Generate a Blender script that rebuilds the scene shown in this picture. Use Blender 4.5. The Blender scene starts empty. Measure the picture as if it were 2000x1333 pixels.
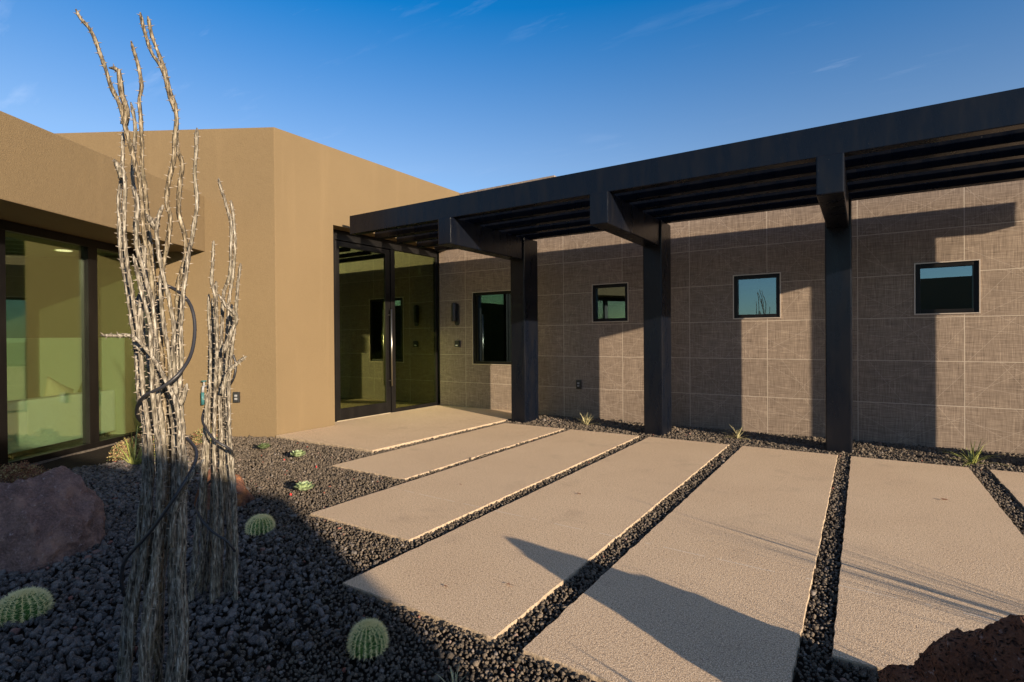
import bpy, bmesh, math, random
import numpy as np
from mathutils import Vector, Matrix, noise
random.seed(7); rng = np.random.default_rng(7)
SC = bpy.context.scene
COL = SC.collection
V = Vector

# ------------------------------------------------------------------ camera
cr = V((0.83899438, 0.54408968, -0.00740686)); cu = V((0.00314237, 0.00876714, 0.99995663)); cw = V((-0.54413102, 0.83898126, -0.00564585))
cam = bpy.data.cameras.new("camera"); camo = bpy.data.objects.new("camera", cam); COL.objects.link(camo)
cam.lens = 1055.14 / 2000 * 36; cam.sensor_width = 36; cam.clip_start = 0.05; cam.clip_end = 3000
camo.matrix_world = Matrix(((cr.x, cu.x, -cw.x, 0), (cr.y, cu.y, -cw.y, 0), (cr.z, cu.z, -cw.z, 1.35), (0, 0, 0, 1)))
SC.camera = camo

# ------------------------------------------------------------------ materials
def nm(name):
    m = bpy.data.materials.new(name); m.use_nodes = True
    nt = m.node_tree; b = nt.nodes["Principled BSDF"]
    return m, nt, b
def N(nt, t, **kw):
    n = nt.nodes.new(t)
    for k, v in kw.items():
        if k in n.inputs: n.inputs[k].default_value = v
        else: setattr(n, k, v)
    return n
def pos(nt): return N(nt, "ShaderNodeNewGeometry").outputs["Position"]
def mixc(nt, fac, a, b, mode='MIX'):
    n = nt.nodes.new("ShaderNodeMix"); n.data_type = 'RGBA'; n.blend_type = mode
    for i, v in ((0, fac), (6, a), (7, b)):
        if isinstance(v, (float, int)): n.inputs[i].default_value = v
        elif isinstance(v, tuple): n.inputs[i].default_value = (*v, 1) if len(v) == 3 else v
        else: nt.links.new(v, n.inputs[i])
    return n.outputs[2]
def math_(nt, op, a, b=None, c=None, clamp=False):
    n = nt.nodes.new("ShaderNodeMath"); n.operation = op; n.use_clamp = clamp
    for i, v in enumerate((a, b, c)):
        if v is None: continue
        if isinstance(v, (float, int)): n.inputs[i].default_value = v
        else: nt.links.new(v, n.inputs[i])
    return n.outputs[0]
def noise_(nt, vec, scale, detail=3, rough=.55, fac=True, dim='3D'):
    n = N(nt, "ShaderNodeTexNoise", noise_dimensions=dim); n.inputs["Scale"].default_value = scale
    n.inputs["Detail"].default_value = detail; n.inputs["Roughness"].default_value = rough
    if vec is not None: nt.links.new(vec, n.inputs["Vector"])
    return n.outputs["Fac"]
def ramp(nt, fac, stops):
    n = nt.nodes.new("ShaderNodeValToRGB"); nt.links.new(fac, n.inputs[0]); e = n.color_ramp.elements
    while len(e) < len(stops): e.new(.5)
    for q, (p_, c_) in zip(e, stops): q.position = p_; q.color = (*c_, 1) if len(c_) == 3 else c_
    return n.outputs[0]
def vmap(nt, vec, scale):
    n = nt.nodes.new("ShaderNodeMapping"); n.inputs["Scale"].default_value = scale; nt.links.new(vec, n.inputs[0]); return n.outputs[0]
def bump(nt, b, h, strength, dist):
    n = nt.nodes.new("ShaderNodeBump"); n.inputs["Strength"].default_value = strength; n.inputs["Distance"].default_value = dist
    nt.links.new(h, n.inputs["Height"]); nt.links.new(n.outputs[0], b.inputs["Normal"])
def plain(name, col, rough=.6, spec=.5, metal=0., var=0., vscale=8., bmp=0., bscale=60.):
    m, nt, b = nm(name)
    b.inputs["Roughness"].default_value = rough; b.inputs["Specular IOR Level"].default_value = spec; b.inputs["Metallic"].default_value = metal
    if var:
        f = noise_(nt, pos(nt), vscale, 5)
        lo = tuple(c*(1-var) for c in col); hi = tuple(min(1, c*(1+var)) for c in col)
        nt.links.new(ramp(nt, f, [(.3, lo), (.7, hi)]), b.inputs["Base Color"])
    else: b.inputs["Base Color"].default_value = (*col, 1)
    if bmp: bump(nt, b, noise_(nt, pos(nt), bscale, 4), 1, bmp)
    return m

def m_stucco(name, col):
    m, nt, b = nm(name); p = pos(nt)
    big = noise_(nt, p, .7, 5, .6); fine = noise_(nt, p, 160, 3, .6)
    c = ramp(nt, big, [(.25, tuple(x*.93 for x in col)), (.75, tuple(x*1.06 for x in col))])
    c = mixc(nt, math_(nt, 'MULTIPLY', math_(nt, 'SUBTRACT', .56, fine, clamp=True), 2.2, clamp=True), c, tuple(x*.45 for x in col))
    # faint drip stains low on the wall
    st = noise_(nt, vmap(nt, p, (5, 5, .35)), 1.0, 4, .6)
    c = mixc(nt, math_(nt, 'MULTIPLY', ramp(nt, st, [(.56, (0, 0, 0)), (.75, (1, 1, 1))]), .16), c, tuple(min(1, x*1.35) for x in col))
    nt.links.new(c, b.inputs["Base Color"]); b.inputs["Roughness"].default_value = .93; b.inputs["Specular IOR Level"].default_value = .15
    h = math_(nt, 'ADD', math_(nt, 'MULTIPLY', noise_(nt, p, 120, 3, .6), 1.), math_(nt, 'MULTIPLY', noise_(nt, p, 9, 3), .8))
    bump(nt, b, h, 1.0, .005)
    return m
M_STUCCO = m_stucco("stucco", (.176, .127, .071))

def m_concrete():
    m, nt, b = nm("sanded_concrete"); p = pos(nt)
    big = noise_(nt, p, .9, 6, .65); g = noise_(nt, p, 170, 2, .6); g2 = noise_(nt, p, 65, 3, .6)
    c = ramp(nt, big, [(.28, (.53, .375, .235)), (.5, (.59, .43, .275)), (.72, (.64, .475, .31))])
    c = mixc(nt, math_(nt, 'MULTIPLY', math_(nt, 'SUBTRACT', g, .5), 5., clamp=True), c, (.95, .76, .56))
    c = mixc(nt, math_(nt, 'MULTIPLY', math_(nt, 'SUBTRACT', .5, g), 5., clamp=True), c, (.25, .165, .115))
    c = mixc(nt, math_(nt, 'MULTIPLY', math_(nt, 'SUBTRACT', .47, g2, clamp=True), 4., clamp=True), c, (.22, .15, .11))
    # thin pale scratch lines (dried joints) running across the slabs
    sx = nt.nodes.new("ShaderNodeSeparateXYZ"); nt.links.new(p, sx.inputs[0])
    wob = math_(nt, 'MULTIPLY', noise_(nt, p, 1.5, 2), .05)
    ln = math_(nt, 'ABSOLUTE', math_(nt, 'SUBTRACT', math_(nt, 'ADD', math_(nt, 'ADD', sx.outputs[1], wob), math_(nt, 'MULTIPLY', sx.outputs[0], .03)), 3.42))
    ln = math_(nt, 'LESS_THAN', ln, .0035)
    ln = math_(nt, 'MULTIPLY', ln, math_(nt, 'GREATER_THAN', noise_(nt, p, 6, 2), .47))
    c = mixc(nt, math_(nt, 'MULTIPLY', ln, .8), c, (.7, .62, .52))
    # dark stains
    st = noise_(nt, p, 2.3, 4, .6)
    c = mixc(nt, math_(nt, 'MULTIPLY', ramp(nt, st, [(.58, (0, 0, 0)), (.72, (1, 1, 1))]), .22), c, (.22, .16, .12))
    nt.links.new(c, b.inputs["Base Color"]); b.inputs["Roughness"].default_value = .85; b.inputs["Specular IOR Level"].default_value = .25
    bump(nt, b, math_(nt, 'ADD', g, math_(nt, 'MULTIPLY', g2, 1.0)), .55, .003)
    return m
M_CONC = m_concrete()
M_EDGE = plain("slab_edge", (.37, .285, .20), .9, .2, var=.25, vscale=40, bmp=.006, bscale=50)

def m_tile():
    m, nt, b = nm("woven_tile"); p = pos(nt)
    sx = nt.nodes.new("ShaderNodeSeparateXYZ"); nt.links.new(p, sx.inputs[0]); X, Z = sx.outputs[0], sx.outputs[2]
    tx = math_(nt, 'DIVIDE', math_(nt, 'ADD', X, 20*1.0675+.05), 1.0675); tz = math_(nt, 'DIVIDE', math_(nt, 'ADD', Z, 5.35-.5), .5345)
    fx, fz = math_(nt, 'FRACT', tx), math_(nt, 'FRACT', tz); ix, iz = math_(nt, 'FLOOR', tx), math_(nt, 'FLOOR', tz)
    def edge(f, size, w):
        d = math_(nt, 'MINIMUM', f, math_(nt, 'SUBTRACT', 1., f)); return math_(nt, 'LESS_THAN', math_(nt, 'MULTIPLY', d, size), w)
    grout = math_(nt, 'MAXIMUM', edge(fx, 1.0675, .0038), edge(fz, .5345, .0038))
    seed = math_(nt, 'ADD', math_(nt, 'MULTIPLY', ix, 17.3), math_(nt, 'MULTIPLY', iz, 41.7))
    def thread(a, b_, sa, sb, off):
        cb = nt.nodes.new("ShaderNodeCombineXYZ")
        nt.links.new(math_(nt, 'MULTIPLY', a, sa), cb.inputs[0]); nt.links.new(math_(nt, 'MULTIPLY', b_, sb), cb.inputs[1]); nt.links.new(math_(nt, 'ADD', seed, off), cb.inputs[2])
        return noise_(nt, cb.outputs[0], 1., 2, .7)
    v = thread(X, Z, 115, 5.0, .2); hz = thread(Z, X, 115, 5.0, 9.4)
    v2 = thread(X, Z, 24, .6, 3.3); h2 = thread(Z, X, 20, .6, 5.3)
    w = math_(nt, 'MULTIPLY', math_(nt, 'ADD', v, hz), .5)
    w = math_(nt, 'ADD', math_(nt, 'MULTIPLY', w, .88), math_(nt, 'MULTIPLY', math_(nt, 'ADD', v2, h2), .05))
    c = ramp(nt, w, [(.33, (.10, .074, .058)), (.45, (.195, .150, .117)), (.54, (.25, .195, .152)), (.66, (.38, .305, .24))])
    # fine pale diagonal scratches, different on each tile
    lx = math_(nt, 'MULTIPLY', fx, 1.0675); lz = math_(nt, 'MULTIPLY', fz, .5345)
    wn = N(nt, "ShaderNodeTexWhiteNoise", noise_dimensions='1D'); nt.links.new(seed, wn.inputs["W"])
    rc = nt.nodes.new("ShaderNodeSeparateColor"); nt.links.new(wn.outputs["Color"], rc.inputs[0])
    scr = None
    for k, (ca, sa, off, amp) in enumerate(((.50, .866, .35, .6), (.82, .57, .62, .7), (-.5, .866, -.12, .6), (-.77, .64, -.28, .6), (.2, .98, .3, .5))):
        o = math_(nt, 'ADD', math_(nt, 'MULTIPLY', rc.outputs[k % 3], amp), off - amp/2)
        d = math_(nt, 'ABSOLUTE', math_(nt, 'SUBTRACT', math_(nt, 'ADD', math_(nt, 'MULTIPLY', lx, ca), math_(nt, 'MULTIPLY', lz, sa)), o))
        l = math_(nt, 'LESS_THAN', d, .0018); scr = l if scr is None else math_(nt, 'MAXIMUM', scr, l)
    c = mixc(nt, math_(nt, 'MULTIPLY', scr, .5), c, (.45, .38, .32))
    c = mixc(nt, math_(nt, 'MULTIPLY', grout, .7), c, (.55, .48, .40))
    tv = math_(nt, 'ADD', .93, math_(nt, 'MULTIPLY', rc.outputs[1], .14))
    hsv = nt.nodes.new("ShaderNodeHueSaturation"); nt.links.new(c, hsv.inputs["Color"]); nt.links.new(tv, hsv.inputs["Value"])
    nt.links.new(hsv.outputs[0], b.inputs["Base Color"]); b.inputs["Roughness"].default_value = .55; b.inputs["Specular IOR Level"].default_value = .3
    bump(nt, b, math_(nt, 'SUBTRACT', w, math_(nt, 'MULTIPLY', grout, .8)), .5, .002)
    return m
M_TILE = m_tile()
M_TRIM = plain("tile_edge_trim", (.55, .46, .38), .4, .5, .4)

def m_black(name, col=(.0025, .004, .0085), rough=.26):
    m, nt, b = nm(name); p = pos(nt)
    sp = noise_(nt, p, 70, 2, .5); dust = noise_(nt, vmap(nt, p, (6, 6, 1.2)), 1.4, 5, .65)
    c = mixc(nt, ramp(nt, sp, [(.73, (0, 0, 0)), (.76, (1, 1, 1))]), col, (.05, .045, .04))
    c = mixc(nt, math_(nt, 'MULTIPLY', ramp(nt, dust, [(.45, (0, 0, 0)), (.8, (1, 1, 1))]), .3), c, (.02, .017, .014))
    nt.links.new(c, b.inputs["Base Color"])
    nt.links.new(math_(nt, 'ADD', rough-.08, math_(nt, 'MULTIPLY', dust, .22)), b.inputs["Roughness"])
    b.inputs["Specular IOR Level"].default_value = .27
    bump(nt, b, noise_(nt, p, 3, 2), .25, .01)
    return m
M_BLACK = m_black("black_painted_steel")
M_FRAME = m_black("black_window_frame", (.004, .0035, .0035), .4)
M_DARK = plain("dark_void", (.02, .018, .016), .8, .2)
M_STEEL = plain("brushed_steel", (.35, .33, .3), .3, .5, 1.)
M_PLASTIC = plain("dark_plastic", (.02, .02, .022), .4)
M_PLASTIC2 = plain("grey_plastic", (.25, .25, .26), .5)
M_WHITE = plain("white_plastic", (.75, .75, .7), .5)

def m_glass(name, refl, tint, rtint):
    m, nt, b = nm(name); nt.nodes.remove(b); out = nt.nodes["Material Output"]
    t = nt.nodes.new("ShaderNodeBsdfTransparent"); t.inputs[0].default_value = (*tint, 1)
    g = nt.nodes.new("ShaderNodeBsdfGlossy"); g.inputs["Color"].default_value = (*rtint, 1); g.inputs["Roughness"].default_value = .0
    lw = nt.nodes.new("ShaderNodeLayerWeight"); lw.inputs[0].default_value = .35
    f = math_(nt, 'ADD', refl, math_(nt, 'MULTIPLY', lw.outputs["Fresnel"], .55), clamp=True)
    mx = nt.nodes.new("ShaderNodeMixShader"); nt.links.new(f, mx.inputs[0]); nt.links.new(t.outputs[0], mx.inputs[1]); nt.links.new(g.outputs[0], mx.inputs[2])
    nt.links.new(mx.outputs[0], out.inputs[0]); return m
M_GL_WING = m_glass("green_tinted_glass", .07, (.85, .94, .84), (.8, .85, .68))
M_GL_DOOR = m_glass("solar_door_glass", .24, (.55, .60, .45), (.66, .74, .36))
M_GL_SMALL = m_glass("blue_green_window_glass", .22, (.5, .56, .52), (.58, .80, .90))

def m_rock(name, cols, scale=3., spots=(.5, .42, .38), spotamt=.5, bd=.02, pits=False):
    m, nt, b = nm(name); p = pos(nt)
    a = noise_(nt, p, scale*2, 8, .65); s2 = noise_(nt, p, scale*9, 6, .7); fine = noise_(nt, p, 90, 4, .7)
    c = ramp(nt, a, [(.28, cols[0]), (.5, cols[1]), (.72, cols[2])])
    c = mixc(nt, math_(nt, 'MULTIPLY', ramp(nt, s2, [(.60, (0, 0, 0)), (.70, (1, 1, 1))]), spotamt), c, spots)
    c = mixc(nt, math_(nt, 'MULTIPLY', math_(nt, 'SUBTRACT', fine, .42, clamp=True), 1.8, clamp=True), c, tuple(x*2.2 for x in cols[1]))
    h = math_(nt, 'ADD', math_(nt, 'MULTIPLY', a, 2.), math_(nt, 'ADD', s2, math_(nt, 'MULTIPLY', fine, .5)))
    if pits:
        vo = nt.nodes.new("ShaderNodeTexVoronoi"); vo.inputs["Scale"].default_value = 60
        nv = N(nt, "ShaderNodeTexNoise"); nv.inputs["Scale"].default_value = 22; nt.links.new(p, nv.inputs["Vector"])
        nt.links.new(mixc(nt, .10, p, nv.outputs["Color"], 'ADD'), vo.inputs["Vector"])
        pt = ramp(nt, vo.outputs["Distance"], [(.12, (0, 0, 0)), (.40, (1, 1, 1))])
        c = mixc(nt, pt, tuple(x*.3 for x in cols[0]), c)
        h = math_(nt, 'ADD', h, math_(nt, 'MULTIPLY', pt, 1.2))
    nt.links.new(c, b.inputs["Base Color"]); b.inputs["Roughness"].default_value = .85; b.inputs["Specular IOR Level"].default_value = .3
    bump(nt, b, h, .9, bd)
    return m
M_ROCK_A = m_rock("purple_brown_rock", [(.10, .06, .052), (.24, .145, .12), (.50, .30, .22)], 3.8, (.6, .5, .48), .75, .03)
M_ROCK_B = m_rock("rusty_pitted_rock", [(.055, .022, .012), (.13, .052, .028), (.27, .14, .085)], 3.2, (.50, .44, .42), .65, .015, True)
M_ROCK_C = m_rock("rust_red_rock", [(.07, .035, .03), (.15, .07, .045), (.40, .16, .05)], 4., (.3, .2, .14), .4)

def m_lava(name, lo, hi, odd=True):
    m, nt, b = nm(name); g = nt.nodes.new("ShaderNodeNewGeometry"); r = g.outputs["Random Per Island"]
    c = ramp(nt, r, [(0, lo), (.5, tuple((x+y)/2 for x, y in zip(lo, hi))), (.955, hi), (.975, (.15, .13, .12)), (.99, (.22, .19, .165)), (1, (.2, .05, .03))])
    f = noise_(nt, g.outputs["Position"], 190, 3, .7)
    c = mixc(nt, math_(nt, 'MULTIPLY', math_(nt, 'SUBTRACT', f, .5, clamp=True), 2.4, clamp=True), c, tuple(min(1, x*3.) for x in hi))
    nt.links.new(c, b.inputs["Base Color"]); b.inputs["Roughness"].default_value = .8; b.inputs["Specular IOR Level"].default_value = .35
    bump(nt, b, f, 1, .004)
    return m
M_LAVA = m_lava("lava_gravel", (.032, .025, .019), (.135, .107, .080))
M_LAVA_C = m_lava("coarse_lava_gravel", (.034, .029, .026), (.15, .13, .118))
M_BED = plain("gravel_bed", (.022, .018, .015), .95, .1, var=.4, vscale=60, bmp=.01, bscale=80)
M_DIRT = plain("desert_soil", (.26, .18, .12), .95, .1, var=.25, vscale=.5, bmp=.01, bscale=20)

def m_cane(name, cols):
    m, nt, b = nm(name); p = pos(nt)
    a = noise_(nt, vmap(nt, p, (1, 1, .16)), 150, 4, .6); big = noise_(nt, p, 9, 4, .6)
    c = ramp(nt, a, [(.38, cols[0]), (.47, cols[1]), (.56, cols[2]), (.68, cols[3])])
    c = mixc(nt, math_(nt, 'MULTIPLY', ramp(nt, big, [(.5, (0, 0, 0)), (.7, (1, 1, 1))]), .45), c, (.17, .15, .10))
    nt.links.new(c, b.inputs["Base Color"]); b.inputs["Roughness"].default_value = .85; b.inputs["Specular IOR Level"].default_value = .25
    bump(nt, b, a, 1, .004); return m
M_CANE = m_cane("ocotillo_bark", [(.04, .033, .027), (.14, .12, .092), (.245, .218, .175), (.46, .42, .36)])
M_THORN = plain("thorn", (.24, .20, .16), .7)
M_TIP = m_cane("ocotillo_young_bark", [(.03, .023, .015), (.11, .085, .052), (.21, .17, .115), (.40, .35, .27)])
M_HOSE = plain("black_irrigation_hose", (.022, .022, .026), .45)
M_CACT = plain("cactus_green", (.07, .17, .035), .6, .3, var=.3, vscale=20, bmp=.003)
M_SPINE = plain("yellow_spine", (.85, .76, .40), .5)
M_ROSE = plain("pale_green_leaf", (.50, .60, .34), .55, .3, var=.2, vscale=30)
M_BLADE = plain("yucca_blade", (.26, .28, .08), .5, .4, var=.3, vscale=15)
M_BLADE2 = plain("dry_grass_blade", (.40, .36, .20), .7, .2, var=.35, vscale=25)
M_RED = plain("red_plastic", (.6, .02, .02), .5)
M_SHRUB = plain("dry_reddish_leaf", (.22, .10, .06), .8, .2, var=.5, vscale=35)
M_SHRUB2 = plain("tan_leaf", (.36, .27, .13), .8, .2, var=.4, vscale=35)
M_SHRUB3 = plain("olive_leaf", (.13, .17, .06), .8, .2, var=.4, vscale=35)
M_SOFA = plain("woven_sofa_fabric", (.80, .82, .74), .95, .1, var=.06, vscale=120, bmp=.002, bscale=250)
M_CUSH = plain("cream_cushion_fabric", (.72, .62, .42), .95, .1, var=.12, vscale=60, bmp=.002, bscale=150)
M_PAINT = plain("pale_interior_paint", (.30, .31, .24), .9, .1, var=.03)
M_FLOORI = plain("interior_floor", (.30, .25, .18), .4, .4, var=.15, vscale=3)
M_CEIL = plain("ceiling_paint", (.35, .36, .28), .9, .1)
M_WOOD = plain("dark_door_wood", (.03, .024, .018), .5)
m, nt, b = nm("lamp_glow"); b.inputs["Emission Color"].default_value = (1, .8, .5, 1); b.inputs["Emission Strength"].default_value = .9; M_GLOW = m

# ------------------------------------------------------------------ object helpers
def tag(o, label, cat, group=None):
    o["label"] = label; o["category"] = cat
    if group: o["group"] = group
    return o
def thing(name, loc, label, cat, group=None):
    o = bpy.data.objects.new(name, None); COL.objects.link(o); o.location = loc; o.empty_display_size = .1
    return tag(o, label, cat, group)
def root_loc(o):
    l = V((0, 0, 0))
    while o is not None: l += V(o.location); o = o.parent
    return l
def obj(name, bm, mats, parent=None, smooth=False, loc=None):
    """bm holds world coordinates; the mesh is stored relative to its parent (or its own base)."""
    me = bpy.data.meshes.new(name)
    if isinstance(bm, bmesh.types.BMesh): bm.to_mesh(me); bm.free()
    else:
        vs, fs, mi = bm; me.from_pydata(vs, [], fs)
        if mi is not None: me.polygons.foreach_set("material_index", mi)
    for mt in (mats if isinstance(mats, (list, tuple)) else [mats]): me.materials.append(mt)
    if smooth: me.polygons.foreach_set("use_smooth", [True]*len(me.polygons))
    o = bpy.data.objects.new(name, me); COL.objects.link(o)
    if parent is not None: o.parent = parent; off = root_loc(parent)
    else:
        co = np.empty(len(me.vertices)*3); me.vertices.foreach_get("co", co); co = co.reshape(-1, 3)
        off = V(loc) if loc is not None else V(((co[:, 0].min()+co[:, 0].max())/2, (co[:, 1].min()+co[:, 1].max())/2, co[:, 2].min()))
        o.location = off
    me.transform(Matrix.Translation(-off)); me.update()
    return o
def struct(name, bm, mat, **k):
    o = obj(name, bm, mat, **k); o["kind"] = "structure"; return o
def BM(): return bmesh.new()
def obox(bm, P, dx, dy, dz, bev=0., mi=0):
    """box from corner P spanned by vectors dx, dy and height dz"""
    P, dx, dy = V(P), V(dx), V(dy); up = V((0, 0, dz)) if not isinstance(dz, Vector) else dz
    t = bmesh.new()
    vs = [t.verts.new(P+dx*a+dy*b_+up*c) for c in (0, 1) for a, b_ in ((0, 0), (1, 0), (1, 1), (0, 1))]
    for f in ((0, 3, 2, 1), (4, 5, 6, 7), (0, 1, 5, 4), (1, 2, 6, 5), (2, 3, 7, 6), (3, 0, 4, 7)): t.faces.new([vs[i] for i in f])
    bmesh.ops.recalc_face_normals(t, faces=t.faces)
    if bev: bmesh.ops.bevel(t, geom=list(t.edges), offset=bev, segments=2, affect='EDGES', profile=.6)
    me = bpy.data.meshes.new("t"); t.to_mesh(me); t.free(); n0 = len(bm.faces); bm.from_mesh(me); bpy.data.meshes.remove(me)
    bm.faces.ensure_lookup_table()
    if mi:
        for f in bm.faces[n0:]: f.material_index = mi
def box(bm, x0, x1, y0, y1, z0, z1, bev=0., mi=0): obox(bm, (x0, y0, z0), (x1-x0, 0, 0), (0, y1-y0, 0), z1-z0, bev, mi)
def B1(*a, **k):
    bm = BM(); box(bm, *a, **k); return bm
def tube(bm, pts, rad, n=8, caps=True, mi=0, ridge=0., phase=0.):
    pts = [V(p) for p in pts]; rings = []; prev = None
    for i, p in enumerate(pts):
        d = (pts[min(i+1, len(pts)-1)]-pts[max(i-1, 0)]).normalized()
        if prev is None: s = d.orthogonal().normalized()
        else:
            s = prev-d*prev.dot(d); s = s.normalized() if s.length > 1e-5 else d.orthogonal().normalized()
        prev = s; t = d.cross(s); r = rad[i] if isinstance(rad, (list, tuple)) else rad
        rings.append([bm.verts.new(p+(s*math.cos(2*math.pi*k/n+phase)+t*math.sin(2*math.pi*k/n+phase))*r*(1+ridge*(1 if k % 2 else -1))) for k in range(n)])
    for a, b_ in zip(rings, rings[1:]):
        for k in range(n):
            f = bm.faces.new((a[k], a[(k+1) % n], b_[(k+1) % n], b_[k])); f.material_index = mi; f.smooth = True
    if caps:
        for rg in (rings[0][::-1], rings[-1]):
            f = bm.faces.new(rg); f.material_index = mi
def ellipsoid(bm, c, r, sub=2, mi=0, rot=None):
    mt = Matrix.Translation(V(c)) @ (rot.to_4x4() if rot else Matrix()) @ Matrix.Diagonal((*r, 1))
    g = bmesh.ops.create_icosphere(bm, subdivisions=sub, radius=1, matrix=mt)
    for v in g['verts']:
        for f in v.link_faces: f.smooth = True; f.material_index = mi

U = V((-.5, .866, 0)); A = V((.866, .5, 0)); P0 = V((-6.9, 4.56, 0)); PB = V((-7.78, 4.05, 0))
GND = -.045
# ------------------------------------------------------------------ ground, slabs
bm = BM(); s = 1200
f = bm.faces.new([bm.verts.new(p) for p in ((-s, -s, -.09), (s, -s, -.09), (s, s, -.09), (-s, s, -.09))])
struct("ground", bm, M_DIRT)
bm = BM(); n = 60
bmesh.ops.create_grid(bm, x_segments=n, y_segments=n, size=1, matrix=Matrix.Translation((-3, 3.9, 0)) @ Matrix.Diagonal((9.5, 4.6, 1, 1)))
for v in bm.verts: v.co.z = GND + .008*noise.noise(v.co*1.3) + .07*math.exp(-max(0, (v.co.x-(-8.473))*.866+(v.co.y-3.65)*.5)/.35)*(1 if v.co.y < 4.3 else 0)
struct("gravel_bed", bm, M_BED)

def slab(x0, x1, y0, y1, z, label, corners=None):
    bm = BM(); cs = corners or [(x0, y0), (x1, y0), (x1, y1), (x0, y1)]
    # perimeter with a slightly rough, chipped arris
    pts = []
    for (ax, ay), (bx, by) in zip(cs, cs[1:]+cs[:1]):
        L = math.hypot(bx-ax, by-ay); k = max(2, int(L/.035))
        nx, ny = (by-ay)/L, -(bx-ax)/L
        for i in range(k):
            t = i/k; px, py = ax+(bx-ax)*t, ay+(by-ay)*t
            j = 0 if i == 0 else (noise.noise(V((px*9, py*9, 1)))*.007+noise.noise(V((px*40, py*40, 3)))*.004)
            pts.append((px+nx*j, py+ny*j))
    top = [bm.verts.new((x, y, z)) for x, y in pts]
    cx = sum(c[0] for c in cs)/len(cs); cy = sum(c[1] for c in cs)/len(cs)
    lip = [bm.verts.new((x+(x-cx)/abs(x-cx+1e-9)*.003, y+(y-cy)/abs(y-cy+1e-9)*.003, z-.006)) for x, y in pts]
    bot = [bm.verts.new((x, y, -.13)) for x, y in pts]
    bm.faces.new(top)
    m_ = len(pts)
    for i in range(m_):
        j = (i+1) % m_
        for a_, b_ in ((lip, top), (bot, lip)):
            f = bm.faces.new((a_[i], a_[j], b_[j], b_[i])); f.material_index = 1
    bmesh.ops.recalc_face_normals(bm, faces=bm.faces)
    return tag(obj("concrete_slab", bm, [M_CONC, M_EDGE]), label, "paving slab", "concrete slabs laid in dark gravel")
SL = [(-7.12, -4.93, 4.52, 8.30), (-4.77, -3.71, 3.80, 7.13), (-3.60, -2.56, 2.66, 7.13), (-2.42, -1.40, 1.99, 7.13), (-1.24, -.24, 1.98, 7.12), (-.11, .90, 2.64, 7.12), (1.06, 2.08, 3.3, 7.12), (2.24, 3.26, 3.3, 7.12)]
slab(*SL[0], .012, "widest tan concrete slab lying directly before the glass entrance door", corners=[(-6.88, 4.53), (-4.95, 4.53), (-4.88, 8.3), (-7.12, 8.3), (-7.12, 5.56), (-6.88, 5.56)])
slab(*SL[1], 0, "narrow tan concrete slab right beside the entrance slab")
slab(*SL[2], 0, "tan concrete slab whose near corner points at the three rosettes")
slab(*SL[3], 0, "long tan concrete slab with the pointed boulder shadow tip on it")
slab(*SL[4], 0, "long tan concrete slab half covered by the big boulder shadow")
slab(*SL[5], 0, "tan concrete slab behind the rusty boulder with thin frond shadows")
slab(*SL[6], 0, "tan concrete slab cut off by the right edge of the photo")

# ------------------------------------------------------------------ gravel
def ico(sub):
    t = bmesh.new(); bmesh.ops.create_icosphere(t, subdivisions=sub, radius=1); t.verts.ensure_lookup_table()
    v = np.array([x.co[:] for x in t.verts]); f = np.array([[q.index for q in x.verts] for x in t.faces]); t.free(); return v, f
def rock_field(name, P, S, sub, mat, label=None):
    bv, bf = ico(sub); n = len(P); nv = len(bv)
    protos = []
    for k in range(24):
        w = bv.copy(); off = V((k*7.1, 3, 1))
        d = np.array([1+.42*noise.noise(V(p)*1.3+off)+.22*noise.noise(V(p)*3.1+off) for p in w]); w = w*d[:, None]
        for q in range(9):                       # cut facets
            nn = rng.normal(size=3); nn /= np.linalg.norm(nn); h = .5+.25*rng.random(); e = w@nn-h; w -= np.where(e > 0, e, 0)[:, None]*nn
        protos.append(w)
    protos = np.array(protos)[rng.integers(0, 24, n)]
    q = rng.normal(size=(n, 4)); q /= np.linalg.norm(q, axis=1)[:, None]; a, b, c, d = q.T
    R = np.stack([1-2*(c*c+d*d), 2*(b*c-a*d), 2*(b*d+a*c), 2*(b*c+a*d), 1-2*(b*b+d*d), 2*(c*d-a*b), 2*(b*d-a*c), 2*(c*d+a*b), 1-2*(b*b+c*c)], 1).reshape(n, 3, 3)
    sc = S[:, None]*np.stack([.8+.5*rng.random(n), .8+.4*rng.random(n), .62+.3*rng.random(n)], 1)
    W = np.einsum('nij,nvj->nvi', R, protos*sc[:, None, :]) + P[:, None, :]
    F = (bf[None]+(np.arange(n)*nv)[:, None, None]).reshape(-1, 3)
    me = bpy.data.meshes.new(name); me.vertices.add(n*nv); me.vertices.foreach_set("co", W.reshape(-1).astype(np.float32))
    me.loops.add(len(F)*3); me.loops.foreach_set("vertex_index", F.reshape(-1).astype(np.int32))
    me.polygons.add(len(F)); me.polygons.foreach_set("loop_start", np.arange(0, len(F)*3, 3, dtype=np.int32)); me.polygons.foreach_set("loop_total", np.full(len(F), 3, dtype=np.int32))
    me.update(calc_edges=True); me.validate(); me.materials.append(mat)
    o = bpy.data.objects.new(name, me); COL.objects.link(o); o["kind"] = "stuff"
    if label: o["label"] = label; o["category"] = "gravel"
    return o
def scatter(x0, x1, y0, y1, step):
    xs = np.arange(x0, x1, step); ys = np.arange(y0, y1, step); g = np.stack(np.meshgrid(xs, ys), -1).reshape(-1, 2)
    return g+(rng.random(g.shape)-.5)*step*1.1
pbx, pby = (PB-A*.8).x, (PB-A*.8).y
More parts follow.
